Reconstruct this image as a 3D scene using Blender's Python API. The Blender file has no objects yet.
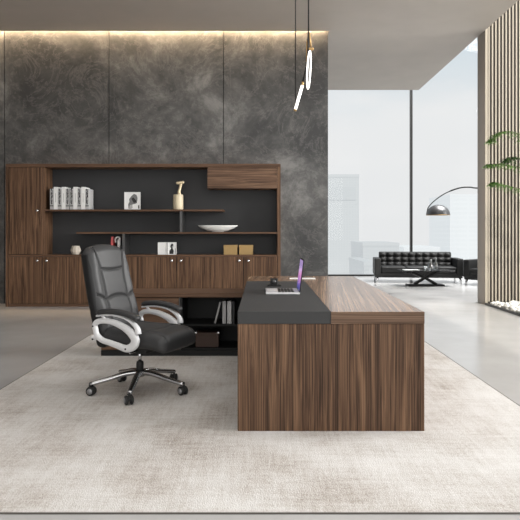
import bpy, bmesh, math, random
from mathutils import Vector, Matrix
random.seed(7)
SC = bpy.context.scene
COL = SC.collection
PI = math.pi
F = 600.0; CX = 262.0; HY = 231.0; EYE = 1.254
CEIL = 4.673

# ------------------------------------------------------------------ materials
def newmat(name):
    m = bpy.data.materials.new(name); m.use_nodes = True
    nt = m.node_tree
    b = nt.nodes['Principled BSDF']
    return m, nt, b
def rgb(c): return (c[0], c[1], c[2], 1.0)
def plain(name, c, rough=.5, metal=0., spec=.5, bump=0., bscale=200., coat=0., emit=None, es=0., sheen=0.):
    m, nt, b = newmat(name)
    b.inputs['Base Color'].default_value = rgb(c)
    b.inputs['Roughness'].default_value = rough
    b.inputs['Metallic'].default_value = metal
    b.inputs['Specular IOR Level'].default_value = spec
    b.inputs['Coat Weight'].default_value = coat
    b.inputs['Sheen Weight'].default_value = sheen
    if emit:
        b.inputs['Emission Color'].default_value = rgb(emit); b.inputs['Emission Strength'].default_value = es
    if bump > 0:
        tc = nt.nodes.new('ShaderNodeTexCoord'); n = nt.nodes.new('ShaderNodeTexNoise')
        n.inputs['Scale'].default_value = bscale; n.inputs['Detail'].default_value = 3
        bp = nt.nodes.new('ShaderNodeBump'); bp.inputs['Strength'].default_value = bump; bp.inputs['Distance'].default_value = .002
        nt.links.new(tc.outputs['Object'], n.inputs['Vector']); nt.links.new(n.outputs['Fac'], bp.inputs['Height'])
        nt.links.new(bp.outputs['Normal'], b.inputs['Normal'])
    return m
def ramp(nt, stops):
    r = nt.nodes.new('ShaderNodeValToRGB')
    el = r.color_ramp.elements
    while len(el) < len(stops): el.new(.5)
    for e, (p, c) in zip(el, stops):
        e.position = p; e.color = rgb(c)
    return r
def wood(name, axis, dark, mid, light, rough=.5, freq=33., rot=0., spec=.22, along=.75, warp=2.6):
    m, nt, b = newmat(name)
    L = nt.links.new
    tc = nt.nodes.new('ShaderNodeTexCoord'); oi = nt.nodes.new('ShaderNodeObjectInfo')
    mul = nt.nodes.new('ShaderNodeVectorMath'); mul.operation = 'SCALE'; mul.inputs[0].default_value = (13.1, 7.7, 9.3)
    L(oi.outputs['Random'], mul.inputs['Scale'])
    add = nt.nodes.new('ShaderNodeVectorMath'); add.operation = 'ADD'
    L(tc.outputs['Object'], add.inputs[0]); L(mul.outputs['Vector'], add.inputs[1])
    mp0 = nt.nodes.new('ShaderNodeMapping'); mp0.inputs['Rotation'].default_value = (0, 0, rot)
    L(add.outputs['Vector'], mp0.inputs['Vector'])
    def mapped(f, a):
        mp = nt.nodes.new('ShaderNodeMapping')
        s = [f, f, f]; s['XYZ'.index(axis)] = a
        mp.inputs['Scale'].default_value = s
        L(mp0.outputs['Vector'], mp.inputs['Vector'])
        return mp
    # slow warp so that the grain makes cathedral arches
    nw = nt.nodes.new('ShaderNodeTexNoise'); nw.inputs['Scale'].default_value = 1; nw.inputs['Detail'].default_value = 2
    L(mapped(3.2, .9).outputs['Vector'], nw.inputs['Vector'])
    def noise(f, a, det, dist):
        mp = mapped(f, a)
        sc = nt.nodes.new('ShaderNodeVectorMath'); sc.operation = 'SCALE'; sc.inputs['Scale'].default_value = warp
        L(nw.outputs['Color'], sc.inputs[0])
        ad = nt.nodes.new('ShaderNodeVectorMath'); ad.operation = 'ADD'
        L(mp.outputs['Vector'], ad.inputs[0]); L(sc.outputs['Vector'], ad.inputs[1])
        n = nt.nodes.new('ShaderNodeTexNoise'); n.inputs['Scale'].default_value = 1
        n.inputs['Detail'].default_value = det; n.inputs['Roughness'].default_value = .6; n.inputs['Distortion'].default_value = dist
        L(ad.outputs['Vector'], n.inputs['Vector'])
        return n
    n1 = noise(freq, along, 5, .3)
    n2 = noise(freq*5.5, along*1.6, 3, 0)
    mx = nt.nodes.new('ShaderNodeMix'); mx.data_type = 'FLOAT'; mx.inputs[0].default_value = .56
    L(n1.outputs['Fac'], mx.inputs[2]); L(n2.outputs['Fac'], mx.inputs[3])
    r = ramp(nt, [(.38, dark), (.5, mid), (.61, light)])
    L(mx.outputs[0], r.inputs['Fac'])
    L(r.outputs['Color'], b.inputs['Base Color'])
    b.inputs['Roughness'].default_value = rough; b.inputs['Specular IOR Level'].default_value = spec
    bp = nt.nodes.new('ShaderNodeBump'); bp.inputs['Strength'].default_value = .08; bp.inputs['Distance'].default_value = .002
    L(n2.outputs['Fac'], bp.inputs['Height']); L(bp.outputs['Normal'], b.inputs['Normal'])
    return m
WD, WM, WL = (.026, .0135, .0078), (.100, .054, .031), (.205, .118, .068)
M_WV = wood('walnut upright grain', 'Z', WD, WM, WL)
M_WH = wood('walnut level grain', 'X', (.05, .028, .018), (.125, .070, .043), (.21, .128, .08), freq=26)
M_WE = wood('walnut edge', 'X', (.07, .038, .023), (.11, .061, .037), (.15, .086, .053), freq=30)
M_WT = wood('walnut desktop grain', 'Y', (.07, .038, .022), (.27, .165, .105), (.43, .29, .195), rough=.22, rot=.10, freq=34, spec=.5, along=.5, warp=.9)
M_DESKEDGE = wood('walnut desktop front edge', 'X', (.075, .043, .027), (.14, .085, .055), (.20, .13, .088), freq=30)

M_LEATHER = plain('black leather', (.028, .028, .029), .52, bump=.25, bscale=260, spec=.5)
M_LEATHERB = plain('black leather shaded side', (.007, .007, .0075), .5, bump=.2, bscale=260, spec=.35)  # near black shell leather, side shade put into the colour
M_SOFA = plain('black sofa leather', (.015, .015, .015), .55, bump=.15, bscale=150, spec=.35)
M_SEAM = plain('dark stitching', (.006, .006, .006), .7)
M_DESKPAD = plain('charcoal leather board', (.036, .036, .0365), .62, bump=.2, bscale=400, spec=.4)
M_NICHE = plain('charcoal lacquer', (.034, .0345, .036), .55, spec=.4)
M_BLACK = plain('matt black', (.008, .008, .008), .5, spec=.3)
M_GREYMETAL = plain('grey metal', (.10, .10, .10), .4, .7)
M_DARKMETAL = plain('dark metal', (.02, .02, .02), .35, .6)
M_CHROME = plain('polished chrome', (.62, .62, .63), .12, 1.)
M_GUN = plain('smoky chrome', (.50, .50, .51), .2, 1.)
M_SILVER = plain('silver painted arm', (.74, .74, .75), .35, .15, spec=.5)
M_BRASS = plain('brass', (.42, .27, .12), .3, 1.)
M_WHITE = plain('white paper', (.78, .78, .77), .6)
M_CERAMIC = plain('white ceramic', (.82, .82, .80), .25)
M_CREAM = plain('cream ceramic', (.66, .57, .40), .4, bump=.15, bscale=60)
M_GOLD = plain('gold lustre', (.72, .60, .40), .35, .35)
M_SAND = plain('sand pottery', (.50, .45, .38), .6, bump=.3, bscale=90)
M_KRAFT = plain('ochre card', (.36, .235, .09), .6, bump=.1, bscale=120)
M_BOXBROWN = plain('brown leatherette', (.045, .021, .013), .5, bump=.2, bscale=200)
M_RED = plain('red cloth cover', (.55, .10, .10), .6)
M_RUBBER = plain('black rubber', (.012, .012, .012), .6)
M_CASTER = plain('grey caster rim', (.30, .30, .31), .35, .5)
M_LEAF = plain('green leaf', (.10, .21, .04), .5, spec=.3)
M_LEAF2 = plain('dark green leaf', (.05, .12, .028), .5, spec=.3)
M_BARK = plain('brown bark', (.06, .04, .025), .8, bump=.5, bscale=60)
M_TUBE = plain('glowing white tube', (.9, .9, .9), .3, emit=(1, .97, .92), es=1.3)
M_LED = plain('warm led strip', (.9, .8, .6), .4, emit=(1, .78, .50), es=12)
M_SLAT = plain('pale oak slat', (.31, .272, .213), .55, bump=.1, bscale=60)
M_SLATBACK = plain('dark slat backing', (.022, .016, .012), .7)
M_PANEL = plain('taupe end panel', (.24, .21, .178), .5)
M_TABLE = plain('black stone top', (.012, .012, .013), .12, spec=.7)
M_WALLGREY = plain('grey wall paint', (.22, .21, .20), .8)

M_ALU = plain('pale aluminium', (.70, .70, .71), .4, .1)
def glassmat(name, tint=(1, 1, 1), refl=.06):
    m = bpy.data.materials.new(name); m.use_nodes = True; nt = m.node_tree; nt.nodes.clear()
    o = nt.nodes.new('ShaderNodeOutputMaterial'); t = nt.nodes.new('ShaderNodeBsdfTransparent'); g = nt.nodes.new('ShaderNodeBsdfGlossy')
    t.inputs[0].default_value = rgb(tint); g.inputs['Roughness'].default_value = .02
    mx = nt.nodes.new('ShaderNodeMixShader'); mx.inputs[0].default_value = refl
    nt.links.new(t.outputs[0], mx.inputs[1]); nt.links.new(g.outputs[0], mx.inputs[2]); nt.links.new(mx.outputs[0], o.inputs[0])
    return m
M_GLASS = glassmat('window glass', (.995, 1., 1.), .008)
M_VESSEL = glassmat('grey vessel glass', (.62, .64, .65), .22)

def mat_marble():
    m, nt, b = newmat('dark grey marble'); L = nt.links.new
    tc = nt.nodes.new('ShaderNodeTexCoord')
    def nz(s, d, r, dist):
        n = nt.nodes.new('ShaderNodeTexNoise'); n.inputs['Scale'].default_value = s; n.inputs['Detail'].default_value = d
        n.inputs['Roughness'].default_value = r; n.inputs['Distortion'].default_value = dist
        L(tc.outputs['Object'], n.inputs['Vector']); return n
    n1 = nz(.9, 12, .72, .35)
    r1 = ramp(nt, [(.38, (.040, .040, .041)), (.46, (.060, .060, .059)), (.54, (.092, .091, .089)), (.64, (.19, .187, .182))])
    L(n1.outputs['Fac'], r1.inputs['Fac'])
    n2 = nz(1.3, 8, .7, .9)
    sb = nt.nodes.new('ShaderNodeMath'); sb.operation = 'SUBTRACT'; sb.inputs[1].default_value = .5; L(n2.outputs['Fac'], sb.inputs[0])
    ab = nt.nodes.new('ShaderNodeMath'); ab.operation = 'ABSOLUTE'; L(sb.outputs[0], ab.inputs[0])
    r2 = ramp(nt, [(0., (.34, .34, .34)), (.006, (.15, .15, .15)), (.02, (0, 0, 0))]); L(ab.outputs[0], r2.inputs['Fac'])
    n3 = nz(7, 8, .75, .3)
    r3 = ramp(nt, [(.54, (0, 0, 0)), (.74, (.5, .5, .5))]); L(n3.outputs['Fac'], r3.inputs['Fac'])
    mxf = nt.nodes.new('ShaderNodeMath'); mxf.operation = 'MAXIMUM'; L(r2.outputs['Color'], mxf.inputs[0]); L(r3.outputs['Color'], mxf.inputs[1])
    mx = nt.nodes.new('ShaderNodeMix'); mx.data_type = 'RGBA'; mx.inputs[7].default_value = (.23, .22, .21, 1)
    L(mxf.outputs[0], mx.inputs[0]); L(r1.outputs['Color'], mx.inputs[6]); L(mx.outputs[2], b.inputs['Base Color'])
    b.inputs['Roughness'].default_value = .42; b.inputs['Specular IOR Level'].default_value = .35
    return m
M_MARBLE = mat_marble()

def mat_floor():
    m, nt, b = newmat('polished grey concrete'); L = nt.links.new
    tc = nt.nodes.new('ShaderNodeTexCoord')
    n1 = nt.nodes.new('ShaderNodeTexNoise'); n1.inputs['Scale'].default_value = .55; n1.inputs['Detail'].default_value = 7; n1.inputs['Roughness'].default_value = .6
    L(tc.outputs['Object'], n1.inputs['Vector'])
    r = ramp(nt, [(.3, (.40, .395, .388)), (.7, (.50, .495, .488))]); L(n1.outputs['Fac'], r.inputs['Fac'])
    L(r.outputs['Color'], b.inputs['Base Color'])
    r2 = ramp(nt, [(.3, (.13, .13, .13)), (.7, (.22, .22, .22))]); L(n1.outputs['Fac'], r2.inputs['Fac'])
    L(r2.outputs['Color'], b.inputs['Roughness'])
    b.inputs['Specular IOR Level'].default_value = .7
    return m
M_FLOOR = mat_floor()

def mat_rug():
    m, nt, b = newmat('distressed cream rug'); L = nt.links.new
    tc = nt.nodes.new('ShaderNodeTexCoord')
    def nz(scale, d, r, sv):
        mp = nt.nodes.new('ShaderNodeMapping'); mp.inputs['Scale'].default_value = sv; L(tc.outputs['Object'], mp.inputs['Vector'])
        n = nt.nodes.new('ShaderNodeTexNoise'); n.inputs['Scale'].default_value = scale; n.inputs['Detail'].default_value = d; n.inputs['Roughness'].default_value = r
        L(mp.outputs['Vector'], n.inputs['Vector']); return n
    big = nz(1.5, 5, .6, (1, 1, 1)); stx = nz(6, 6, .7, (.5, 5, 1)); sty = nz(6, 6, .7, (6, .5, 1)); fine = nz(150, 3, .7, (1, .5, 1))
    def mul(a, b_):
        k = nt.nodes.new('ShaderNodeMath'); k.operation = 'MULTIPLY'; L(a, k.inputs[0])
        if isinstance(b_, float): k.inputs[1].default_value = b_
        else: L(b_, k.inputs[1])
        return k.outputs[0]
    def add(a, b_):
        k = nt.nodes.new('ShaderNodeMath'); L(a, k.inputs[0]); L(b_, k.inputs[1]); return k.outputs[0]
    f = add(add(mul(big.outputs['Fac'], .40), mul(stx.outputs['Fac'], .15)), add(mul(sty.outputs['Fac'], .17), mul(fine.outputs['Fac'], .28)))
    r = ramp(nt, [(.40, (.36, .318, .282)), (.46, (.50, .465, .432)), (.515, (.59, .568, .543)), (.59, (.665, .65, .63))])
    L(f, r.inputs['Fac']); L(r.outputs['Color'], b.inputs['Base Color'])
    b.inputs['Roughness'].default_value = .95; b.inputs['Specular IOR Level'].default_value = .1
    bp = nt.nodes.new('ShaderNodeBump'); bp.inputs['Strength'].default_value = .5; bp.inputs['Distance'].default_value = .006
    L(fine.outputs['Fac'], bp.inputs['Height']); L(bp.outputs['Normal'], b.inputs['Normal'])
    return m
M_RUG = mat_rug()
M_RUGEDGE = plain('dark rug binding', (.10, .09, .08), .9)

def mat_ceiling():
    m, nt, b = newmat('warm grey plaster'); L = nt.links.new
    tc = nt.nodes.new('ShaderNodeTexCoord'); n = nt.nodes.new('ShaderNodeTexNoise'); n.inputs['Scale'].default_value = 2; n.inputs['Detail'].default_value = 8
    L(tc.outputs['Object'], n.inputs['Vector'])
    r = ramp(nt, [(.3, (.37, .335, .30)), (.7, (.40, .362, .325))]); L(n.outputs['Fac'], r.inputs['Fac']); L(r.outputs['Color'], b.inputs['Base Color'])
    b.inputs['Roughness'].default_value = .6
    return m
M_CEIL = mat_ceiling()

def mat_facade(name, base, line, sx, sz):
    m, nt, b = newmat(name); L = nt.links.new
    tc = nt.nodes.new('ShaderNodeTexCoord'); mp = nt.nodes.new('ShaderNodeMapping'); mp.inputs['Rotation'].default_value = (PI/2, 0, 0)
    L(tc.outputs['Object'], mp.inputs['Vector'])
    br = nt.nodes.new('ShaderNodeTexBrick'); br.offset = 0; br.inputs['Scale'].default_value = 1
    br.inputs['Brick Width'].default_value = sx; br.inputs['Row Height'].default_value = sz
    br.inputs['Mortar Size'].default_value = .22*min(sx, sz)
    br.inputs['Color1'].default_value = rgb(base); br.inputs['Color2'].default_value = rgb([c*.95 for c in base]); br.inputs['Mortar'].default_value = rgb(line)
    L(mp.outputs['Vector'], br.inputs['Vector']); L(br.outputs['Color'], b.inputs['Base Color'])
    b.inputs['Roughness'].default_value = .8; b.inputs['Specular IOR Level'].default_value = .1
    return m

def mat_spine():
    m, nt, b = newmat('grey printed spine'); L = nt.links.new
    tc = nt.nodes.new('ShaderNodeTexCoord'); oi = nt.nodes.new('ShaderNodeObjectInfo')
    sp = nt.nodes.new('ShaderNodeSeparateXYZ'); L(tc.outputs['Object'], sp.inputs[0])
    # vertical line of dark lettering blocks down the spine
    mp = nt.nodes.new('ShaderNodeMapping'); mp.inputs['Scale'].default_value = (48, 1, 40); L(tc.outputs['Object'], mp.inputs['Vector'])
    vo = nt.nodes.new('ShaderNodeTexNoise'); vo.inputs['Scale'].default_value = 1; vo.inputs['Detail'].default_value = 1
    L(mp.outputs['Vector'], vo.inputs['Vector'])
    r = ramp(nt, [(.42, (0, 0, 0)), (.46, (1, 1, 1))]); L(vo.outputs['Fac'], r.inputs['Fac'])
    ab = nt.nodes.new('ShaderNodeMath'); ab.operation = 'ABSOLUTE'; L(sp.outputs['X'], ab.inputs[0])
    lt = nt.nodes.new('ShaderNodeMath'); lt.operation = 'LESS_THAN'; lt.inputs[1].default_value = .017; L(ab.outputs[0], lt.inputs[0])
    gt = nt.nodes.new('ShaderNodeMath'); gt.operation = 'GREATER_THAN'; gt.inputs[1].default_value = .085; L(sp.outputs['Z'], gt.inputs[0])
    k = nt.nodes.new('ShaderNodeMath'); k.operation = 'MULTIPLY'; L(lt.outputs[0], k.inputs[0]); L(gt.outputs[0], k.inputs[1])
    k2 = nt.nodes.new('ShaderNodeMath'); k2.operation = 'MULTIPLY'; L(k.outputs[0], k2.inputs[0]); L(r.outputs['Color'], k2.inputs[1])
    mx = nt.nodes.new('ShaderNodeMix'); mx.data_type = 'RGBA'; mx.inputs[6].default_value = (.46, .46, .46, 1); mx.inputs[7].default_value = (.01, .01, .01, 1)
    L(k2.outputs[0], mx.inputs[0]); L(mx.outputs[2], b.inputs['Base Color'])
    b.inputs['Roughness'].default_value = .6
    return m
M_SPINE = mat_spine()

def mat_screen():
    m, nt, b = newmat('lit display picture'); L = nt.links.new
    tc = nt.nodes.new('ShaderNodeTexCoord'); sp = nt.nodes.new('ShaderNodeSeparateXYZ'); L(tc.outputs['Generated'], sp.inputs[0])
    n = nt.nodes.new('ShaderNodeTexNoise'); n.inputs['Scale'].default_value = 2.5; n.inputs['Distortion'].default_value = 1.5; L(tc.outputs['Generated'], n.inputs['Vector'])
    ad = nt.nodes.new('ShaderNodeMath'); ad.operation = 'MULTIPLY_ADD'; ad.inputs[1].default_value = .5; L(n.outputs['Fac'], ad.inputs[0]); L(sp.outputs['Z'], ad.inputs[2])
    r = ramp(nt, [(.25, (.03, .05, .22)), (.5, (.16, .10, .42)), (.72, (.62, .25, .55)), (.9, (.55, .38, .68)), (1., (.30, .22, .50))])
    L(ad.outputs[0], r.inputs['Fac'])
    b.inputs['Base Color'].default_value = (.01, .01, .01, 1); L(r.outputs['Color'], b.inputs['Emission Color']); b.inputs['Emission Strength'].default_value = 1.
    b.inputs['Roughness'].default_value = .2
    return m
M_SCREEN = mat_screen()

# ------------------------------------------------------------------ mesh helpers
def box(bm, x0, x1, y0, y1, z0, z1, bev=0.):
    vs = [bm.verts.new(p) for p in [(x0,y0,z0),(x1,y0,z0),(x1,y1,z0),(x0,y1,z0),(x0,y0,z1),(x1,y0,z1),(x1,y1,z1),(x0,y1,z1)]]
    fs = [bm.faces.new([vs[i] for i in f]) for f in [(3,2,1,0),(4,5,6,7),(0,1,5,4),(1,2,6,5),(2,3,7,6),(3,0,4,7)]]
    if bev > 0:
        es = list({e for f in fs for e in f.edges})
        bmesh.ops.bevel(bm, geom=es, offset=bev, segments=1, profile=.5, affect='EDGES')
    return bm
def rbox(bm, c, h, r, n=(4,4,4), m=3, func=None, mat=None):
    """rounded box: half sizes h, corner radius r, n inner divisions; func deforms each point"""
    def samples(hh, k):
        a = [-hh + r - r*math.tan(PI/4*(m-i)/m) for i in range(m)]
        inner = [-(hh-r) + 2*(hh-r)*i/k for i in range(k+1)]
        return a + inner + [-x for x in reversed(a)]
    S = [samples(h[i], n[i]) for i in range(3)]
    cache = {}
    def vert(p):
        key = tuple(round(v, 6) for v in p)
        if key in cache: return cache[key]
        q = Vector(p)
        inn = Vector([max(-(h[i]-r), min(h[i]-r, q[i])) for i in range(3)])
        d = q - inn
        if d.length > 1e-9: q = inn + d.normalized()*r
        q = func(q) if func else q
        q = (mat @ q) if mat else q
        v = bm.verts.new(q + Vector(c)); cache[key] = v
        return v
    for ax in range(3):
        u, w = [(1,2),(2,0),(0,1)][ax]
        for s in (-1, 1):
            for i in range(len(S[u])-1):
                for j in range(len(S[w])-1):
                    ps = []
                    for (a, b) in ((i,j),(i+1,j),(i+1,j+1),(i,j+1)):
                        p = [0,0,0]; p[ax] = s*h[ax]; p[u] = S[u][a]; p[w] = S[w][b]; ps.append(vert(p))
                    if s < 0: ps.reverse()
                    if len(set(ps)) == 4: bm.faces.new(ps)
    return bm
def smoothpath(pts, k=6, closed=False):
    P = [Vector(p) for p in pts]; N = len(P); out = []
    rng = range(N) if closed else range(N-1)
    for i in rng:
        if closed: a, b, c, d = P[(i-1)%N], P[i], P[(i+1)%N], P[(i+2)%N]
        else: a, b, c, d = P[max(i-1,0)], P[i], P[i+1], P[min(i+2,N-1)]
        for j in range(k):
            t = j/k
            out.append(.5*((2*b)+(c-a)*t+(2*a-5*b+4*c-d)*t*t+(3*b-a-3*c+d)*t**3))
    if not closed: out.append(P[-1])
    return out
def sweep(bm, pts, ru, rv=None, closed=False, binorm=None, seg=10, k=2.):
    """sweep an ellipse; ru along binormal, rv in plane (numbers or functions of t in 0..1)"""
    P = [Vector(p) for p in pts]; N = len(P)
    rv = ru if rv is None else rv
    fu = ru if callable(ru) else (lambda t: ru)
    fv = rv if callable(rv) else (lambda t: rv)
    rings = []; prevb = None
    for i, p in enumerate(P):
        if closed: t = (P[(i+1)%N]-P[i-1])
        else: t = P[min(i+1,N-1)]-P[max(i-1,0)]
        t.normalize()
        if binorm is not None: b = Vector(binorm)
        else:
            b = prevb if prevb is not None else (Vector((0,0,1)) if abs(t.z) < .9 else Vector((1,0,0)))
        b = (b - t*b.dot(t)).normalized(); prevb = b
        nrm = b.cross(t)
        tt = i/max(N-1,1); U, V = fu(tt), fv(tt); ring = []
        for s in range(seg):
            a = 2*PI*s/seg; ca, sa = math.cos(a), math.sin(a)
            q = (abs(ca)**k+abs(sa)**k)**(-1/k)
            ring.append(bm.verts.new(p + b*(U*ca*q) + nrm*(V*sa*q)))
        rings.append(ring)
    for i in range(N if closed else N-1):
        A, B = rings[i], rings[(i+1)%N]
        for s in range(seg): bm.faces.new([A[s], A[(s+1)%seg], B[(s+1)%seg], B[s]])
    if not closed:
        bm.faces.new(list(reversed(rings[0]))); bm.faces.new(rings[-1])
    return bm
def lathe(bm, prof, c=(0,0,0), seg=24, axis='Z', sy=1.):
    rings = []
    for (r, z) in prof:
        ring = []
        for s in range(seg):
            a = 2*PI*s/seg
            p = Vector((r*math.cos(a), r*math.sin(a)*sy, z))
            if axis == 'Y': p = Vector((p.x, p.z, p.y))
            if axis == 'X': p = Vector((p.z, p.x, p.y))
            ring.append(bm.verts.new(p+Vector(c)))
        rings.append(ring)
    for i in range(len(rings)-1):
        for s in range(seg): bm.faces.new([rings[i][s], rings[i][(s+1)%seg], rings[i+1][(s+1)%seg], rings[i+1][s]])
    bm.faces.new(list(reversed(rings[0]))); bm.faces.new(rings[-1])
    return bm
def obj(name, bm, mat, parent=None, smooth=False, label=None):
    bmesh.ops.recalc_face_normals(bm, faces=bm.faces[:])
    me = bpy.data.meshes.new(name); bm.to_mesh(me); bm.free()
    me.materials.append(mat)
    if smooth:
        for p in me.polygons: p.use_smooth = True
    o = bpy.data.objects.new(name, me); COL.objects.link(o)
    if parent: o.parent = parent
    if label: o['label'] = label
    return o
def B(): return bmesh.new()
def bx(*a, **k): return box(bmesh.new(), *a, **k)
def autosmooth(o, ang=35):
    me = o.data
    for p in me.polygons: p.use_smooth = True
    bm = bmesh.new(); bm.from_mesh(me)
    for e in bm.edges:
        if len(e.link_faces) == 2 and e.calc_face_angle(0) > math.radians(ang): e.smooth = False
    bm.to_mesh(me); bm.free()
    return o
def tag(o, label, cat, group=None, kind=None):
    o['label'] = label; o['category'] = cat
    if group: o['group'] = group
    if kind: o['kind'] = kind
    return o
def thing(name, label, cat, loc=(0,0,0), rz=0., group=None):
    o = bpy.data.objects.new(name, None); COL.objects.link(o); o.location = loc; o.rotation_euler = (0,0,rz)
    o.empty_display_size = .1
    return tag(o, label, cat, group)
def struct(name, bm, mat, label=None):
    o = obj(name, bm, mat); o['kind'] = 'structure'
    if label: o['label'] = label
    return o
def copy_tree(o, parent=None):
    c = o.copy(); COL.objects.link(c)
    if parent is not None: c.parent = parent
    for ch in list(o.children): copy_tree(ch, c)
    return c
def pxy(px, Y): return (px-CX)*Y/F
def pz(py, Y): return EYE-(py-HY)*Y/F

# ------------------------------------------------------------------ the setting
WALLY = 10.36
struct('floor', bx(-7.0, 10.0, -4.0, 16.9, -.15, 0), M_FLOOR)
cb = B()
box(cb, -7.0, 3.8, -4.0, 10.26, CEIL, 4.98)
box(cb, 1.15, 3.8, 10.26, 14.55, CEIL, 4.98)
box(cb, -7.0, 1.15, 10.62, 14.55, CEIL, 4.98)
box(cb, -7.0, 1.15, 10.26, 10.62, 4.90, 4.98)
struct('ceiling', cb, M_CEIL)
# marble wall: separate slabs with thin dark joints
xr = pxy(328, WALLY); xs = [-7.0, pxy(4.5, WALLY), pxy(109, WALLY), pxy(223.5, WALLY), xr]
wb = B()
for a, b_ in zip(xs[:-1], xs[1:]): box(wb, a+.006, b_-(.006 if b_ < xr else 0), WALLY, WALLY+.03, 0, 4.90)
w = struct('wall_back', wb, M_MARBLE)
obj('wall_core', bx(-7.0, xr, WALLY+.02, WALLY+.25, 0, 4.90), M_BLACK, w)
struct('wall_left', bx(-7.15, -7.0, -4.0, 14.55, 0, 4.98), M_WALLGREY)
# cove light strip hidden in the slot over the marble
led = bpy.data.objects.new('cove_light_strip', None)
o = obj('cove_light_strip', bx(-6.9, 1.10, 10.265, 10.285, 4.82, 4.84), M_LED); bpy.data.objects.remove(led)
o.name = 'cove_light_strip'
tag(o, 'warm light strip hidden in the ceiling slot over the marble wall', 'light strip')
# slatted wall
sw = struct('wall_right', bx(3.83, 7.5, 10.25, 10.57, 0, 7.2), M_SLATBACK)
sb = B(); x = 3.862
while x < 7.45:
    box(sb, x, x+.0235, 10.235, 10.25, .05, 7.2); x += .0585
obj('slat_cladding', sb, M_SLAT, sw)
eb = bx(3.80, 3.83, 10.215, 10.58, 0, 7.2)
obj('end_panel', eb, M_PANEL, sw)
obj('corner_strip', bx(3.798, 3.84, 10.205, 10.216, 0, 7.2), M_SLAT, sw)
# windows
GY = 16.7
def window(n, x0, x1):
    r = bpy.data.objects.new('window_%d' % n, None); COL.objects.link(r); r['kind'] = 'structure'
    f = B(); box(f, x0, x1, GY-.05, GY+.05, 0, .045); box(f, x0, x1, GY-.05, GY+.05, 8.4, 8.5)
    obj('window_rail', f, M_DARKMETAL, r)
    obj('window_mullion', bx(x1-.03, x1+.03, GY-.05, GY+.05, 0, 8.5), M_DARKMETAL, r)
    obj('window_pane', bx(x0+.03, x1-.03, GY-.008, GY+.008, .045, 8.4), M_GLASS, r)
window(1, -3.0, 4.15); window(2, 4.15, 10.0)
# kerb, pebble bed
kb = struct('trim_1', bx(3.79, 3.815, 6.5, 10.2, 0, .035), M_DARKMETAL)
random.seed(3); pb = B()
for i in range(900):
    s = random.uniform(.028, .055); x = random.uniform(3.86, 4.9); y = random.uniform(8.6, 10.16)
    if math.hypot(x-4.55, y-9.05) < .13: continue
    m = Matrix.Translation((x, y, s*.5+random.choice([0, 0, .025]))) @ Matrix.Rotation(random.uniform(0, PI), 4, 'Z') @ Matrix.Diagonal((s*1.2, s*.9, s*.62, 1))
    bmesh.ops.create_icosphere(pb, subdivisions=1, radius=1, matrix=m)
po = obj('pebble_bed', pb, plain('white pebble', (.62, .62, .60), .6), None, True); tag(po, 'loose white pebbles in the planting bed below the slatted wall', 'pebbles', kind='stuff')

# ------------------------------------------------------------------ rug
RX0, RX1, RY0, RY1 = -2.07, 1.846, 2.654, 7.28
rg = thing('area_rug', 'large cream distressed rug under the desk and office chair', 'rug', ((RX0+RX1)/2, (RY0+RY1)/2, 0))
hx, hy = (RX1-RX0)/2, (RY1-RY0)/2
obj('pile', bx(-hx+.01, hx-.01, -hy+.012, hy-.01, 0.001, .005), M_RUG, rg)
e = B()
for a in ((-hx, hx, -hy, -hy+.012), (-hx, hx, hy-.01, hy), (-hx, -hx+.01, -hy, hy), (hx-.01, hx, -hy, hy)): box(e, a[0], a[1], a[2], a[3], 0.001, .0045)
obj('binding', e, M_RUGEDGE, rg)
RZ = .005

# ------------------------------------------------------------------ executive desk
DX0, DX1, DY0, DY1 = -.152, 1.0137, 3.743, 6.70
SX, SY = .4305, 6.02
dk = thing('executive_desk', 'large walnut executive desk with charcoal leather inset top', 'desk', (DX0, DY0, RZ))
W_, D_ = DX1-DX0, DY1-DY0; s_x, s_y = SX-DX0, SY-DY0; H = .75-RZ; T = .076
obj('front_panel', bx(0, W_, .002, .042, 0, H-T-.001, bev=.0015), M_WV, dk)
tb = B(); box(tb, s_x+.0005, W_, .0, D_, H-T, H, bev=.0015); box(tb, .0, s_x+.001, s_y+.0005, D_, H-T, H, bev=.0015)
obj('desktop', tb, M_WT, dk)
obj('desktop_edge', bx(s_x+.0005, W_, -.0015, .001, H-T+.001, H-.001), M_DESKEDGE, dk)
obj('leather_inset', bx(0, s_x, .0, s_y, H-T, H+.001, bev=.002), M_DESKPAD, dk)
obj('modesty_panel', bx(W_-.04, W_-.005, .044, D_-.05, 0, H-T-.001), M_WV, dk)
obj('rear_support', bx(.02, W_-.06, D_-.18, D_-.14, .637-RZ, H-T-.001), M_BLACK, dk)

# ------------------------------------------------------------------ credenza beside the desk
CY = 6.0; CX0, CX1 = pxy(101, CY), .90; CD = .45; CZ = .636-RZ
cr = thing('credenza', 'low walnut credenza with open black shelves running behind the desk end', 'credenza', (CX0, CY, RZ))
cw = CX1-CX0; xd = pxy(179.5, CY)-CX0
obj('credenza_top', bx(-.01, cw, -.012, CD, CZ-.045, CZ, bev=.002), M_WE, cr)
obj('plinth', bx(.0, cw, .0, CD-.02, 0, .055), M_BLACK, cr)
cb = B()
box(cb, 0, cw, .02, CD-.02, .056, .075); box(cb, 0, cw, CD-.02, CD-.005, .056, CZ-.046)
box(cb, xd+.006, xd+.026, .012, CD-.02, .075, CZ-.046); box(cb, 0, .018, .015, CD-.02, .075, CZ-.046); box(cb, cw-.018, cw, .012, CD-.02, .075, CZ-.046)
box(cb, xd+.84, xd+.858, .03, CD-.02, .075, CZ-.046)
obj('carcass', cb, M_BLACK, cr)
zs = pz(325, CY)-RZ
obj('shelf', bx(xd+.026, cw-.018, .01, CD-.02, zs-.013, zs+.004), M_BLACK, cr)
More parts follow.
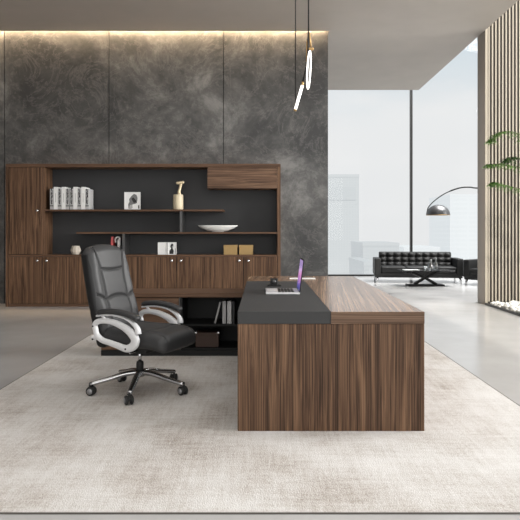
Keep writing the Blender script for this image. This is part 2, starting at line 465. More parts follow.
obj('divider', bx(xd-.004, xd+.006, -.002, CD-.02, .056, CZ-.046), M_GREYMETAL, cr)
for z0, z1 in ((.060, zs-.012), (zs-.006, CZ-.052)):
    obj('drawer', bx(.002, xd-.007, -.003, .018, z0, z1, bev=.0015), M_WH, cr)

def book(name, label, x, y, z, w_, h_, d_, mat, lean=0., group=None, bev=.002):
    """upright volume, spine toward the camera, thing with cover and page block"""
    t = thing(name, label, 'book', (x, y, z), 0, group)
    t.rotation_euler = (0, lean, 0)
    c = B(); box(c, -w_/2, w_/2, 0, .004, 0, h_, bev=bev*.5); box(c, -w_/2, -w_/2+.003, .003, d_, 0, h_); box(c, w_/2-.003, w_/2, .003, d_, 0, h_)
    obj('cover', c, mat, t)
    obj('page_block', bx(-w_/2+.003, w_/2-.003, .004, d_-.006, .004, h_-.006), M_WHITE, t)
    return t
M_GREYBOOK = plain('pale grey cloth', (.34, .34, .34), .65, bump=.4, bscale=40)
M_DARKBOOK = plain('charcoal cloth', (.03, .03, .032), .65)
g = 'books on the open credenza shelf'
yb = CY+.06; zb = RZ+zs+.0045
X = lambda p: pxy(p, yb)
book('book', 'thin grey book leaning against the upright books on the credenza shelf', X(215.5)-.006, yb, zb+.004, .018, .22, .17, M_GREYBOOK, lean=.25, group=g)
book('book', 'pale grey upright book right after the leaning book on the credenza shelf', X(224.2), yb, zb, .035, .226, .17, plain('light grey cover', (.42, .42, .42), .6, bump=.4, bscale=30), group=g)
book('book', 'white and grey upright book in the middle of the credenza shelf row', X(229.3), yb, zb, .042, .226, .17, plain('mottled white cover', (.52, .52, .52), .6, bump=.6, bscale=25), group=g)
book('book', 'dark thin upright book last on the credenza shelf beside the desk', X(233.4), yb, zb, .022, .224, .17, M_DARKBOOK, group=g)
# brown case on the lower shelf
yb = CY+.05
bxr = thing('storage_box', 'brown lidded box with silver corner caps on the lower credenza shelf', 'box', (pxy(207, yb), yb, RZ+.076))
w2 = .122
obj('box_body', bx(-w2+.005, w2-.005, .005, .20, 0, .135, bev=.003), M_BOXBROWN, bxr)
obj('box_lid', bx(-w2, w2, 0, .205, .122, .148, bev=.003), M_BOXBROWN, bxr)
for s in (-1, 1): obj('corner_cap', rbox(B(), (s*(w2-.008), .008, .145), (.014, .012, .010), .006, (1,1,1)), M_CHROME, bxr, True)

# ------------------------------------------------------------------ wall cabinet
KY = 9.94; kpx = F/KY
KX = lambda p: pxy(p, KY); KZ = lambda p: pz(p, KY)
k0, k1 = KX(5.6), KX(280.6); KD = WALLY-KY-.005
kc = thing('wall_cabinet', 'long walnut wall cabinet with open charcoal shelves against the marble wall', 'cabinet', (k0, KY, 0))
def kb_(pxa, pxb, ya, yb, za, zb, bev=0.): return bx(KX(pxa)-k0, KX(pxb)-k0, ya, yb, KZ(zb), KZ(za), bev=bev)
ztop = KZ(163.8)
obj('top_panel', bx(0, k1-k0, 0, KD, KZ(167), ztop, bev=.002), M_WE, kc)
obj('side_panel', bx(0, KX(8.3)-k0, 0, KD, .0, KZ(167)), M_WV, kc)
obj('side_panel', bx(KX(277.2)-k0, k1-k0, 0, KD, .0, KZ(167)), M_WV, kc)
obj('inner_panel', kb_(43, 44.2, .0, KD, 167, 254.8), M_WV, kc)
obj('counter_panel', kb_(8.3, 277.2, .0, KD, 254.8, 256.6), M_WE, kc)
obj('plinth', bx(KX(8.3)-k0, KX(277.2)-k0, .0, KD, 0, KZ(304.2)), M_WE, kc)
obj('back_panel', kb_(8.3, 277.2, KD-.02, KD-.004, 166, 304), M_NICHE, kc)
obj('carcass_filling', kb_(9, 277, .025, KD-.03, 257, 304), M_BLACK, kc)
def knob(parent, x, z):
    k = lathe(B(), [(.008, 0), (.008, -.014), (.018, -.018), (.022, -.028), (.018, -.037), (.006, -.040)], (x, -.002, z), 14, 'Y')
    obj('knob', k, M_CHROME, parent, True)
d = obj('door', kb_(8.6, 42.9, -.002, .02, 167.4, 254.4, bev=.002), M_WV, kc, label='tall walnut door at the left end'); knob(d, KX(37.8)-k0, KZ(210.6))
ed = [8.4, 42.4, 76, 109.6, 143, 176.5, 210, 243.7, 277.1]
for i in range(8):
    d = obj('door', kb_(ed[i]+.25, ed[i+1]-.25, -.002, .02, 256.9, 303.8, bev=.002), M_WV, kc)
    knob(d, KX(ed[i+1]-4.6 if i % 2 == 0 else ed[i]+4.6)-k0, KZ(260.6))
obj('flap_door', kb_(207.4, 277.0, -.002, .02, 167.4, 188.2, bev=.002), M_WH, kc, label='walnut flap door with level grain')
obj('flap_box', kb_(207.4, 277.0, .02, KD-.02, 167, 188.6), M_WE, kc)
obj('shelf', kb_(44.2, 223.4, .0, KD-.02, 209.4, 211.2), M_WE, kc)
obj('shelf', kb_(76.3, 277.2, .0, KD-.02, 232.0, 233.8), M_WE, kc)
obj('divider', kb_(179.6, 182, .02, KD-.02, 211.2, 232.0), M_GREYMETAL, kc)
obj('divider', kb_(122, 124.3, .02, KD-.02, 233.8, 254.8), M_GREYMETAL, kc)
ZA, ZB, ZC = KZ(209.4)+.0005, KZ(232.0)+.0005, KZ(254.8)+.0005
IY = KY+.05
IX = lambda p: pxy(p, IY)
# binders
bk = [(50, 53.4, 'p'), (53.7, 57.6, 'w'), (57.9, 61.3, 'p'), (61.6, 65.5, 'w'), (65.8, 69.2, 'p'), (69.9, 73.1, 'p'), (73.3, 77.3, 'w'), (77.6, 80.9, 'p'), (81.2, 85.1, 'w'), (85.4, 88.7, 'p')]
ordn = {'p': ['leftmost', 'second', 'third', 'fourth', 'fifth', 'rightmost'], 'w': ['leftmost', 'second', 'third', 'rightmost']}
cnt = {'p': 0, 'w': 0}
for a, b_, t in bk:
    wd = (b_-a)*IY/F; h_ = {'p': .345, 'w': .375, 'g': .372}[t]
    if t == 'p':
        lab = ordn['p'][cnt['p']] + ' of the grey binders with dark lettering in the upper shelf row'; cnt['p'] += 1
    else:
        lab = ordn['w'][cnt['w']] + ' of the plain white books in the upper shelf row'; cnt['w'] += 1
    mt = {'p': M_SPINE, 'w': M_WHITE, 'g': M_GREYBOOK}[t]
    t_ = book('book', lab, IX((a+b_)/2), IY, ZA, wd, h_, .28, mt, group='books on the upper cabinet shelf')
    if t == 'p':
        obj('spine_band', bx(-wd/2+.001, wd/2-.001, -.001, .001, .052, .068), M_BLACK, t_)
    if t == 'w':
        obj('spine_lettering', bx(-.0035, .0035, -.001, .001, .12, .27), plain('grey lettering', (.35, .35, .35), .7), t_)
# pictures
def picture(label, pxa, pxb, pyt, zbase, fig, framemat=M_WHITE):
    w_ = IX(pxb)-IX(pxa); h_ = pz(pyt, IY)-zbase
    t = thing('picture_frame', label, 'picture', ((IX(pxa)+IX(pxb))/2, IY+.02, zbase), 0, 'pictures standing in the cabinet')
    f = B(); b = .010
    box(f, -w_/2, w_/2, 0, .018, 0, b); box(f, -w_/2, w_/2, 0, .018, h_-b, h_); box(f, -w_/2, -w_/2+b, 0, .018, b, h_-b); box(f, w_/2-b, w_/2, 0, .018, b, h_-b)
    obj('frame', f, framemat, t)
    p = obj('picture_print', bx(-w_/2+b, w_/2-b, .006, .014, b, h_-b), M_WHITE, t)
    for k, (poly, col) in enumerate(fig):
        q = B(); vs = [q.verts.new((px_*w_, .0055-.0002*k, pz_*h_)) for px_, pz_ in poly]; q.faces.new(vs)
        obj('printed_figure', q, plain('ink', col, .7), p)
    return t
figA = [([(-.24,.05),(-.26,.3),(-.18,.45),(-.2,.6),(-.05,.78),(.1,.9),(.26,.84),(.33,.66),(.3,.46),(.2,.32),(.02,.3),(-.05,.05)], (.16,.16,.16)),
        ([(-.06,.62),(.06,.7),(.16,.6),(.26,.5),(.3,.34),(.18,.42),(.1,.36),(.02,.48)], (.015,.015,.015)),
        ([(.36,.05),(.36,.22),(.43,.28),(.45,.05)], (.1,.1,.1)),
        ([(-.2,.08),(-.16,.25),(.0,.28),(.02,.08)], (.42,.42,.42))]
picture('white framed print of a grey haired figure on the upper cabinet shelf', 124, 140, 192, ZA, figA)
picture('plain white framed sheet on the cabinet counter, left of a figure print', 157.6, 166.9, 242.3, ZC, [])
figB = [([(-.3,.05),(-.3,.3),(-.1,.5),(-.2,.62),(-.16,.8),(.0,.9),(.16,.84),(.14,.62),(.08,.5),(.2,.3),(.16,.05)], (.02,.02,.02)),
        ([(-.05,.6),(.04,.74),(.12,.66),(.06,.5)], (.3,.3,.3)), ([(.3,.05),(.34,.5),(.45,.5),(.45,.05)], (.4,.4,.4))]
picture('pale framed print with a dark standing figure on the cabinet counter', 167.4, 176.2, 242.3, ZC, figB)
# sculptural vase
v = thing('vase', 'cream cylinder vase with a twisted gold neck on the upper cabinet shelf', 'vase', (IX(177.4), IY+.09, ZA))
r_ = 5.1*IY/F
obj('vase_body', lathe(B(), [(r_*.96, 0), (r_, .01), (r_, .24), (r_*.96, .252), (r_*.5, .256), (.02, .26)], seg=28), M_CREAM, v, True)
nk = smoothpath([(.02, 0, .25), (.015, 0, .30), (.03, 0, .36), (.04, 0, .41), (.035, 0, .44)], 5)
n_ = sweep(B(), nk, lambda t: .034-.012*math.sin(t*PI), lambda t: .034-.012*math.sin(t*PI), binorm=(0,1,0), seg=14)
nko = obj('vase_neck', n_, M_GOLD, v, True)
hd = rbox(B(), (.035, 0, .452), (.066, .05, .022), .018, (3,2,1), func=lambda p: Vector((p.x, p.y, p.z+.12*p.x-.3*max(0, .02-abs(p.x)))))
obj('vase_mouth', hd, M_GOLD, v, True)
# shallow white bowl
bw = thing('bowl', 'wide shallow white boat shaped bowl on the right cabinet shelf', 'bowl', (IX(217.5), IY+.08, ZB))
rr = 20.3*IY/F
prof = [(.10, 0), (.105, .012), (.17, .018), (rr*.62, .036), (rr*.84, .066), (rr*.96, .096), (rr, .110), (rr*.95, .108), (rr*.8, .075), (.14, .04), (.01, .034)]
obj('bowl_shell', lathe(B(), prof, seg=40, sy=.36), M_CERAMIC, bw, True)
# small pot
pt = thing('pot', 'small sand coloured tapered pot on the cabinet counter left of the chair', 'pot', (IX(74.6), IY+.06, ZC))
obj('pot_body', lathe(B(), [(.055, 0), (.062, .008), (.084, .055), (.088, .07), (.068, .14), (.062, .146), (.056, .14), (.055, .1), (.01, .08)], seg=10), M_SAND, pt)
obj('pot_foot', lathe(B(), [(.05, -.0), (.06, .004), (.05, .008)], seg=10), M_BLACK, pt)
# red book + white ornament behind the chair
book('book', 'slim red book leaning on the cabinet counter just above the chair back', IX(110.6), IY+.02, ZC+.002, .03, .30, .2, M_RED, lean=.07)
on = thing('ornament', 'white curled ornament beside the red book above the chair back', 'ornament', (IX(117.4), IY+.06, ZC))
obj('ornament_block', bx(-.018, .035, 0, .08, 0, .255, bev=.01), M_CERAMIC, on)
obj('ornament_curl', sweep(B(), smoothpath([(-.052, .04, .20), (-.06, .04, .25), (-.035, .04, .285), (.005, .04, .285), (.02, .04, .25)], 5), .016, binorm=(0,1,0)), M_CERAMIC, on, True)
# ochre boxes
for a, b_, lab in ((223.6, 237.4, 'ochre lidded box on the cabinet counter, left of its twin'), (239, 253, 'ochre lidded box on the cabinet counter, right of its twin')):
    t = thing('storage_box', lab, 'box', ((IX(a)+IX(b_))/2, IY, ZC), 0, 'ochre boxes on the cabinet counter')
    hw = (IX(b_)-IX(a))/2
    obj('box_body', bx(-hw+.003, hw-.003, .003, .2, 0, .118), M_KRAFT, t)
    obj('box_lid', bx(-hw, hw, 0, .203, .118, .16, bev=.002), M_KRAFT, t)

# ------------------------------------------------------------------ desk top things
TZ = .752
lp = thing('laptop', 'open silver laptop with a purple lit screen on the leather inset', 'laptop', (.03, 4.74, TZ))
obj('base', rbox(B(), (.135, .185, .008), (.135, .185, .0075), .005, (2,2,1), 2), M_ALU, lp, True)
kyb = B()
for i in range(5):
    for j in range(12): box(kyb, .10+i*.026, .122+i*.026, .03+j*.026, .052+j*.026, .0155, .0175)
obj('keyboard', kyb, M_DARKMETAL, lp)
obj('trackpad', bx(.015, .085, .125, .245, .0152, .016), M_WHITE, lp)
lid = B()
ang = math.atan2(.034, .262)
lm = Matrix.Translation((.268, .185, .012)) @ Matrix.Rotation(ang, 4, 'Y')
rbox(lid, (0,0,0), (.004, .185, .132), .0035, (1,2,2), 1, func=lambda p: lm @ (p+Vector((0,0,.134))))
lo = obj('lid', lid, M_DARKMETAL, lp)
sbm = B(); vs = [sbm.verts.new(lm @ Vector((-.0046, y, z))) for y, z in ((-.177, .012), (.177, .012), (.177, .255), (-.177, .255))]; sbm.faces.new(vs)
obj('screen', sbm, M_SCREEN, lo)
# black block on tray
tr = thing('desk_organizer', 'small black block standing on a flat tray at the back of the leather inset', 'desk organizer', (pxy(274, 5.5), 5.5, TZ))
obj('tray', bx(-.06, .062, -.05, .07, 0, .009, bev=.002), M_BLACK, tr)
obj('block', bx(-.034, .034, -.02, .045, .009, .066, bev=.003), M_DARKMETAL, tr)
obj('dial', lathe(B(), [(.016, 0), (.018, -.004), (.008, -.006)], (0, -.021, .04), 16, 'Y'), M_GREYMETAL, tr, True)
pn = thing('pen_tray', 'thin white bar lying on the walnut strip behind the laptop', 'pen tray', (pxy(302.5, 6.3), 6.3, .7505))
obj('tray_body', bx(-.135, .135, -.03, .03, 0, .006, bev=.002), M_CERAMIC, pn)
obj('tray_rim', bx(-.135, .135, .022, .03, .006, .010), M_CERAMIC, pn)

# ------------------------------------------------------------------ office chair
ch = thing('office_chair', 'black leather high back office chair with silver loop arms on casters', 'chair', (-.952, 4.68, RZ), math.radians(-24))
# star base
def star_dir(k):
    a = math.radians(-90+24+72*k); return math.cos(a), math.sin(a)
for k in range(5):
    c_, s_ = star_dir(k); R_ = .376
    pts = smoothpath([(c_*.02, s_*.02, .150), (c_*.12, s_*.12, .142), (c_*.24, s_*.24, .112), (c_*R_, s_*R_, .083)], 4)
    o = obj('base_leg', sweep(B(), pts, lambda t: .020-.005*t, lambda t: .026-.006*t, binorm=(0,0,1), seg=10, k=3), M_GUN, ch, True)
    ca = thing('caster', '', '', (c_*R_, s_*R_, 0), math.atan2(s_, c_)+random.uniform(-.6, .6))
    for key in ('label', 'category'): del ca[key]
    ca.parent = ch
    cst = B(); lathe(cst, [(.008, .045), (.008, .092)], seg=10); rbox(cst, (-.005, 0, .046), (.020, .012, .018), .008, (1,1,1))
    bpy.data.objects.remove(ca)
    rz = math.atan2(s_, c_)+[.5, -.4, .6, .3, -.5][k]
    mat = Matrix.Translation((c_*R_, s_*R_, 0)) @ Matrix.Rotation(rz, 4, 'Z')
    bmesh.ops.transform(cst, matrix=mat, verts=cst.verts)
    co = obj('caster', cst, M_RUBBER, ch, True)
    for s in (-1, 1):
        wbm = lathe(B(), [(.010, -.010*s), (.027, -.010*s), (.034, -.005*s), (.034, .005*s), (.025, .012*s), (.018, .013*s)], (-.012, s*.019, .034), 20, 'Y')
        bmesh.ops.transform(wbm, matrix=mat, verts=wbm.verts)
        wo = obj('wheel', wbm, M_RUBBER, co, True)
        hb = lathe(B(), [(.022, 0), (.022, .0135*s), (.006, .016*s)], (-.012, s*.019, .034), 16, 'Y')
        bmesh.ops.transform(hb, matrix=mat, verts=hb.verts)
        # rim belongs to the wheel: keep it one level up as a caster piece
        obj('wheel_rim', hb, M_CASTER, co, True)
obj('hub', lathe(B(), [(.030, .115), (.042, .125), (.042, .155), (.030, .165)], seg=24), M_GUN, ch, True)
obj('column_cover', lathe(B(), [(.029, .14), (.029, .215), (.026, .232), (.02, .236)], seg=24), M_RUBBER, ch, True)
obj('gas_lift', lathe(B(), [(.014, .22), (.014, .33)], seg=18), M_CHROME, ch, True)
mb = B(); rbox(mb, (0, 0, .335), (.11, .08, .028), .015, (1,1,1)); rbox(mb, (.02, 0, .362), (.16, .13, .012), .008, (1,1,1))
obj('tilt_mechanism', mb, M_RUBBER, ch, True)
obj('lever', sweep(B(), [(.03, -.07, .335), (.06, -.15, .338), (.08, -.24, .345)], .006), M_CHROME, ch, True)
# seat: upper cushion with waterfall front
def g(d, w): return math.exp(-(d/w)**2)
def seat_f(p):
    x, y, z = p
    if z > 0:
        z -= .010*g(abs(y)-.165-.03*max(0, x/.29), .012)
        z += .012*(1-min(1, abs(y)/.25)**2)
        z -= .008*g(x-.12+.10*(y/.25)**2, .012)*(1 if abs(y) < .17 else 0)
    t = max(0, (x-.08)/.22)
    z -= .045*t*t
    if x < -.1: z += .02*((-.1-x)/.2)**2
    y *= 1-.06*max(0, x/.29)**2
    x += .02*(1-(y/.25)**2) if x > 0 else 0
    return Vector((x, y, z))
obj('seat', rbox(B(), (.100, 0, .443), (.275, .252, .062), .05, (40, 44, 3), 6, seat_f), M_LEATHER, ch, True)
# backrest
ZP = [.37, .50, .62, .76, .95, 1.09, 1.16]
XF = [-.150, -.155, -.185, -.232, -.275, -.305, -.34]
XR = [-.245, -.26, -.285, -.315, -.355, -.390, -.41]
HWID = [.215, .235, .246, .250, .244, .228, .195]
def interp(xs, ys, v):
    if v <= xs[0]: return ys[0]
    for i in range(len(xs)-1):
        if v <= xs[i+1]:
            t = (v-xs[i])/(xs[i+1]-xs[i]); t = t*t*(3-2*t)*.4+t*.6
            return ys[i]+(ys[i+1]-ys[i])*t
    return ys[-1]
ZC0, ZH = .752, .390
def seam_depth(y, z):
    d = 0.
    a = abs(y)
    yv = .130+.045*max(0, (z-.86)/.28)**1.6     # upright seams flare near the head
    d = max(d, g(a-yv, .009))
    if a < yv:
        d = max(d, g(z-(.945+.77*a*a), .009))
        d = max(d, g(z-(.745-1.3*a*a), .009))
    else:
        d = max(d, g(z-(.745-1.3*yv*yv+.42*(a-yv)), .009))
    return d
def back_f(p):
    x, y, z0 = p
    z = z0+ZC0
    hw = interp(ZP, HWID, z)/.252
    xf, xr_ = interp(ZP, XF, z), interp(ZP, XR, z)
    xm, ht = (xf+xr_)/2, (xf-xr_)/2
    xx = x/.055
    yy = y*hw
    X_ = xm+ht*xx
    if x > .02:
        X_ += .016*(1-(y/.252)**2) - .013*seam_depth(yy, z)*min(1, (x-.02)/.02)
        X_ += .012*g(abs(yy)-.195, .04)
        X_ -= .0
    z += .030*(1-(y/.252)**2)*max(0, (z0)/ZH)**2-.03*max(0, z0/ZH)**2
    return Vector((X_, yy, z))
bk_o = obj('backrest', rbox(B(), (0, 0, 0), (.055, .252, ZH), .05, (2, 80, 110), 6, back_f), M_LEATHER, ch, True)
# black rear shell, drawn forward so the cushion's shaded side reads dark
def shell_f(p):
    x, y, z0 = p; z = z0+ZC0-.012
    hw = interp(ZP, HWID, z)/.252*1.022
    xr_ = interp(ZP, XR, z); xf = interp(ZP, XF, z)
    return Vector((xr_+.036+x*(1.0), y*hw, z-.02*max(0, z0/ZH)**2*(1+(y/.252)**2)))
obj('back_shell', rbox(B(), (0, 0, 0), (.045, .252, ZH-.008), .034, (2, 12, 30), 5, shell_f), M_LEATHERB, ch, True)
# dark piping along the seams
def front_pt(y, z):
    hw = interp(ZP, HWID, z); xf = interp(ZP, XF, z)
    return Vector((xf+.016*(1-(y/hw)**2)+.012*g(abs(y)-.195, .04)-.0125, y, z+.0*hw))
sp = B()
for s in (-1, 1):
    pts = []
    for i in range(36):
        z = .44+i*(1.125-.44)/35; yv = .130+.045*max(0, (z-.86)/.28)**1.6; pts.append(front_pt(s*yv, z))
    sweep(sp, pts, .0042, seg=6)
for f_, lim in ((lambda a: .945+.77*a*a, .138), (lambda a: (.745-1.3*a*a) if a < .13 else (.745-1.3*.0169+.42*(a-.13)), .225)):
    pts = [front_pt(-lim+2*lim*i/40, f_(abs(-lim+2*lim*i/40))) for i in range(41)]
    sweep(sp, pts, .0042, seg=6)
obj('seam_piping', sp, M_SEAM, bk_o, True)
# arms
def crop2loc(cx, cy):
    px, py = 85+cx/8.667, 295+cy/8.667
    x = -.235+(px-91)*.0091
    Y = 4.415-.4067*x
    return x, EYE-(py-HY)*Y/F-RZ
for s in (-1, 1):
    Yp = s*.287
    P3 = lambda c: [(crop2loc(*q)[0], Yp, crop2loc(*q)[1]) for q in c]
    arm = B()
    loop = smoothpath(P3([(90,300),(84,262),(112,230),(180,224),(260,243),(340,283),(400,335),(432,390),(418,440),(362,466),(290,442),(220,416),(150,392),(105,350)]), 5, True)
    def wv(t):
        k = t*14
        return .0205+.015*math.exp(-((k-7.2)/2.2)**2)
    sweep(arm, loop, .019, wv, True, (0,1,0), 12, 2.6)
    up = smoothpath(P3([(105,180),(180,172),(260,176),(340,198),(405,238),(448,290),(456,340)]), 5)
    sweep(arm, up, .020, lambda t: .008+.017*max(0, (t-.55)/.45), False, (0,1,0), 12, 2.6)
    sweep(arm, smoothpath(P3([(110,345),(85,372),(60,368)]), 4), .018, .019, False, (0,1,0), 10, 2.6)
    sweep(arm, P3([(150,182),(175,215)]), .012, .010, False, (0,1,0), 8)
    ao = obj('armrest', arm, M_SILVER, ch, True, label='silver painted loop armrest')
    pad = smoothpath(P3([(100,158),(150,146),(230,142),(320,155),(390,176),(440,200),(468,216)]), 5)
    pd = B(); sweep(pd, pad, lambda t: .034*min(1, (.25+8*t), .25+8*(1-t)), lambda t: .021*min(1, .35+6*t, .35+6*(1-t)), False, (0,1,0), 16, 2.6)
    obj('arm_pad', pd, M_LEATHER, ao, True, label='black leather arm pad')
    for q in ((80,268),(78,380),(362,466)):
        p = P3([q])[0]; obj('bolt', lathe(B(), [(.007, 0), (.007, s*.022), (.005, s*.024)], p, 10, 'Y'), M_DARKMETAL, ao)

# ------------------------------------------------------------------ pendant lamps over the desk
PY = 5.0
PX = lambda p: pxy(p, PY); PZ = lambda p: pz(p, PY)
pl = thing('pendant_lamp', 'hanging brass and black lamp with a glowing oval ring and slanted glowing tube', 'pendant lamp', (PX(308.5), PY, CEIL))
lx, lz = PX(308.5), CEIL
Q = lambda px, py, dy=0.: (PX(px)-lx, dy, PZ(py)-lz)
obj('ceiling_canopy', lathe(B(), [(.06, -.03), (.07, -.025), (.07, 0.)], seg=24), M_BLACK, pl, True)
obj('cord', sweep(B(), [(0, 0, -.02), Q(308.5, 33)], .006, seg=6), M_BLACK, pl, True)
obj('cord', sweep(B(), [(PX(295.5)-lx, 0, -.01), Q(295.5, 108)], .0045, seg=6), M_BLACK, pl, True)
obj('cord_canopy', lathe(B(), [(.03, -.02), (.035, -.015), (.035, 0.)], (PX(295.5)-lx, 0, 0), 18), M_BLACK, pl, True)
obj('brass_arm', sweep(B(), [Q(309.3, 33), Q(310.8, 47)], .008, seg=8), M_BRASS, pl, True)
obj('brass_arm', sweep(B(), [Q(307.2, 40, .02), Q(306.5, 61, .02)], .005, seg=8), M_BRASS, pl, True)
obj('joint', rbox(B(), Q(311, 49.2), (.022, .018, .011), .008, (1,1,1)), M_BRASS, pl, True)
obj('rod', sweep(B(), [Q(308.2, 33), Q(308.2, 45, -.01), Q(307.5, 62), Q(302.6, 83.5)], .008, seg=8), M_BLACK, pl, True)
obj('brass_sleeve', sweep(B(), [Q(303, 82), Q(302.2, 86)], .011, seg=10), M_BRASS, pl, True)
tb_ = obj('light_tube', sweep(B(), [Q(302.3, 85.5), Q(295.2, 110)], .0125, seg=12), M_TUBE, pl, True)
obj('tube_cap', sweep(B(), [Q(295.4, 109.4), Q(294.9, 111)], .0135, seg=12), M_BRASS, pl, True)
ring = []
for i in range(48):
    a = 2*PI*i/48
    ring.append((PX(308.9)-lx+.022*math.cos(a)+.011*math.sin(a), .155*math.cos(a)*.9, (PZ(70)-lz)+.152*math.sin(a)))
obj('light_ring', sweep(B(), ring, .0068, closed=True, binorm=(.98, -.15, .05), seg=10), M_TUBE, pl, True)

# ------------------------------------------------------------------ lounge: sofa, armchair, table, arc lamp
def tufted(bm, c, w_, h_, t_, cols, rows, tilt):
    """buttoned back cushion: width w_, height h_, thickness t_; front is -y"""
    def f(p):
        x, y, z = p
        u = (x/w_+.5)*cols; v = (z/h_+.5)*rows
        fu, fv = abs(u-round(u)), abs(v-round(v))
        if y < 0:
            cu, cv = math.cos(PI*fu), math.cos(PI*fv)
            y += .055*max(cu**6, cv**6) + .03*(cu*cv)**10 - .03
        if z > 0: z -= 0
        return Vector((x, y+tilt*(z+h_/2), z))
    return rbox(bm, c, (w_/2, t_/2, h_/2), .03, (cols*6, 1, rows*6), 2, f)
def lounge_seat(name, label, cat, W, seats, loc, rz, cols, armw=.15):
    t = thing(name, label, cat, loc, rz)       # origin: middle of the front edge on the floor, front is -y
    D = .82
    fr = B(); rbox(fr, (0, D/2, .185), (W/2-.02, D/2-.01, .055), .012, (1,1,1), 2)
    obj('seat_frame', fr, M_SOFA, t, True)
    iw = W-2*armw; n = seats
    for i in range(n):
        cxm = -iw/2+iw*(i+.5)/n
        o = obj('seat_cushion', rbox(B(), (cxm, .325, .315), (iw/n/2-.004, .325, .075), .035, (8, 8, 2), 4, lambda p: Vector((p.x, p.y, p.z+(.012*(1-(p.x/(iw/n/2))**2)*(1-(p.y/.33)**2) if p.z > 0 else 0)))), M_SOFA, t, True)
    for s in (-1, 1):
        obj('arm', rbox(B(), (s*(W/2-armw/2), D/2, .385), (armw/2, D/2, .205), .022, (2,4,4), 3), M_SOFA, t, True)
    obj('back_cushion', tufted(B(), (0, .70, .545), iw+.0, .37, .16, cols, 3, .18), M_SOFA, t, True)
    obj('back_frame', rbox(B(), (0, .80, .40), (W/2-armw, .04, .27), .015, (1,1,1), 2), M_SOFA, t, True)
    for sx in (-1, 1):
        for yy in (.05, D-.06):
            o = obj('leg', sweep(B(), [(sx*(W/2-.07), yy, .135), (sx*(W/2-.045), yy+(-.015 if yy < .4 else .015), 0.002)], lambda q: .026-.008*q, binorm=(0,1,0), seg=8, k=4), M_CHROME, t, True)
    return t
SXc = (pxy(377.2, 14.6)+pxy(461.5, 14.2))/2
lounge_seat('sofa', 'black leather tufted three seat sofa in front of the big window', 'sofa', 2.08, 3, (SXc, 14.40, 0), math.radians(-7), 10)
lounge_seat('armchair', 'black leather armchair at the right of the sofa, half hidden by the slatted wall', 'armchair', .86, 1, (4.95, 13.62, 0), math.radians(-50), 4)
# coffee table
TYc = 13.75
ct = thing('coffee_table', 'low black coffee table with crossed slanted legs in front of the sofa', 'coffee table', (pxy(427, 13.6), TYc, 0))
obj('table_top', rbox(B(), (0, 0, .352), (.60, .30, .012), .006, (1,1,1), 2), M_TABLE, ct)
obj('base_plate', bx(-.42, .40, -.17, .17, .002, .035, bev=.006), M_DARKMETAL, ct)
for s in (-1, 1):
    lb = B(); sweep(lb, [(s*.32, s*.05, .314), (0, s*.05, .175), (-s*.24, s*.05, .036)], .05, .034, False, (0,1,0), 8, 4)
    obj('crossed_leg', lb, M_DARKMETAL, ct)
# vessels
vs_ = thing('decanter', 'rounded grey glass decanter on the coffee table, left of the slim bottle', 'decanter', (pxy(430.3, 13.7), 13.66, .365))
obj('decanter_body', lathe(B(), [(.05, 0), (.085, .01), (.10, .05), (.07, .10), (.03, .14), (.024, .19), (.034, .20)], seg=20), M_VESSEL, vs_, True)
obj('stopper', lathe(B(), [(.015, .19), (.03, .215), (.015, .24)], seg=12), M_VESSEL, vs_, True)
vs_ = thing('decanter', 'slim tall grey glass bottle on the coffee table, right of the rounded decanter', 'decanter', (pxy(436.9, 13.7), 13.78, .365))
obj('decanter_body', lathe(B(), [(.04, 0), (.052, .01), (.052, .12), (.022, .17), (.02, .22), (.03, .23)], seg=18), M_VESSEL, vs_, True)
obj('stopper', lathe(B(), [(.014, .22), (.026, .245), (.012, .27)], seg=12), M_VESSEL, vs_, True)
gl = thing('tumbler', 'short clear glass on the coffee table left of the decanters', 'glass', (pxy(425.6, 13.58), 13.58, .365))
obj('tumbler_wall', lathe(B(), [(.034, 0), (.042, .09), (.038, .09), (.03, .01)], seg=16), M_VESSEL, gl, True)
pk = thing('sheets', 'pale open magazine lying at the left of the coffee table', 'sheets', (pxy(411, 13.72), 13.72, .3648))  # two thin pale slabs at the left of the table
for s in (-1, 1): obj('page', bx(min(0, s*.17), max(0, s*.17), -.12, .12, 0, .008, bev=.002), M_WHITE, pk)
# arc lamp
AY = 13.3
al = thing('arc_floor_lamp', 'arc floor lamp with a smoky dome shade reaching over the sofa', 'floor lamp', (6.3, AY, 0))
AQ = lambda px, py: (pxy(px, AY)-6.3, 0, pz(py, AY))
obj('base', rbox(B(), (0, 0, .05), (.16, .16, .049), .01, (1,1,1), 2), M_TABLE, al)
obj('pole', sweep(B(), [(0, 0, .09), (0, 0, 1.75)], .016, seg=10), M_DARKMETAL, al, True)
arc = smoothpath([(0, 0, 1.70), (-.06, 0, 1.98), (-.35, 0, 2.16)] + [AQ(480, 188.2), AQ(470, 187.2), AQ(460, 187.8), AQ(447, 192.5), AQ(436, 199.5), AQ(428.6, 207), AQ(427.2, 211.5)], 6)
obj('arm', sweep(B(), arc, lambda t: .017 if t < .64 else .011, seg=8, binorm=(0,1,0)), M_DARKMETAL, al, True)
hz = pz(215, AY); R_ = 11.7*AY/F
dome = [(R_, 0), (R_*1.0, .006)] + [(R_*math.cos(a), .006+R_*.86*math.sin(a)) for a in [i*PI/2/9 for i in range(1, 9)]] + [(.012, .006+R_*.865)]
dm = B(); lathe(dm, [(p[0], p[1]) for p in dome], (pxy(438, AY)-6.3, 0, hz), 28)
sh = obj('lamp_shade', dm, plain('graphite shade', (.11, .11, .112), .38, .6), al, True)
obj('shade_rim', lathe(B(), [(R_*.99, -.008), (R_*1.01, -.004), (R_*1.01, .002), (R_*.99, .004)], (pxy(438, AY)-6.3, 0, hz), 28), M_BRASS, sh, True)
obj('shade_link', sweep(B(), [AQ(427.2, 211.5), AQ(429.5, 213.2)], .012, seg=8), M_DARKMETAL, al, True)

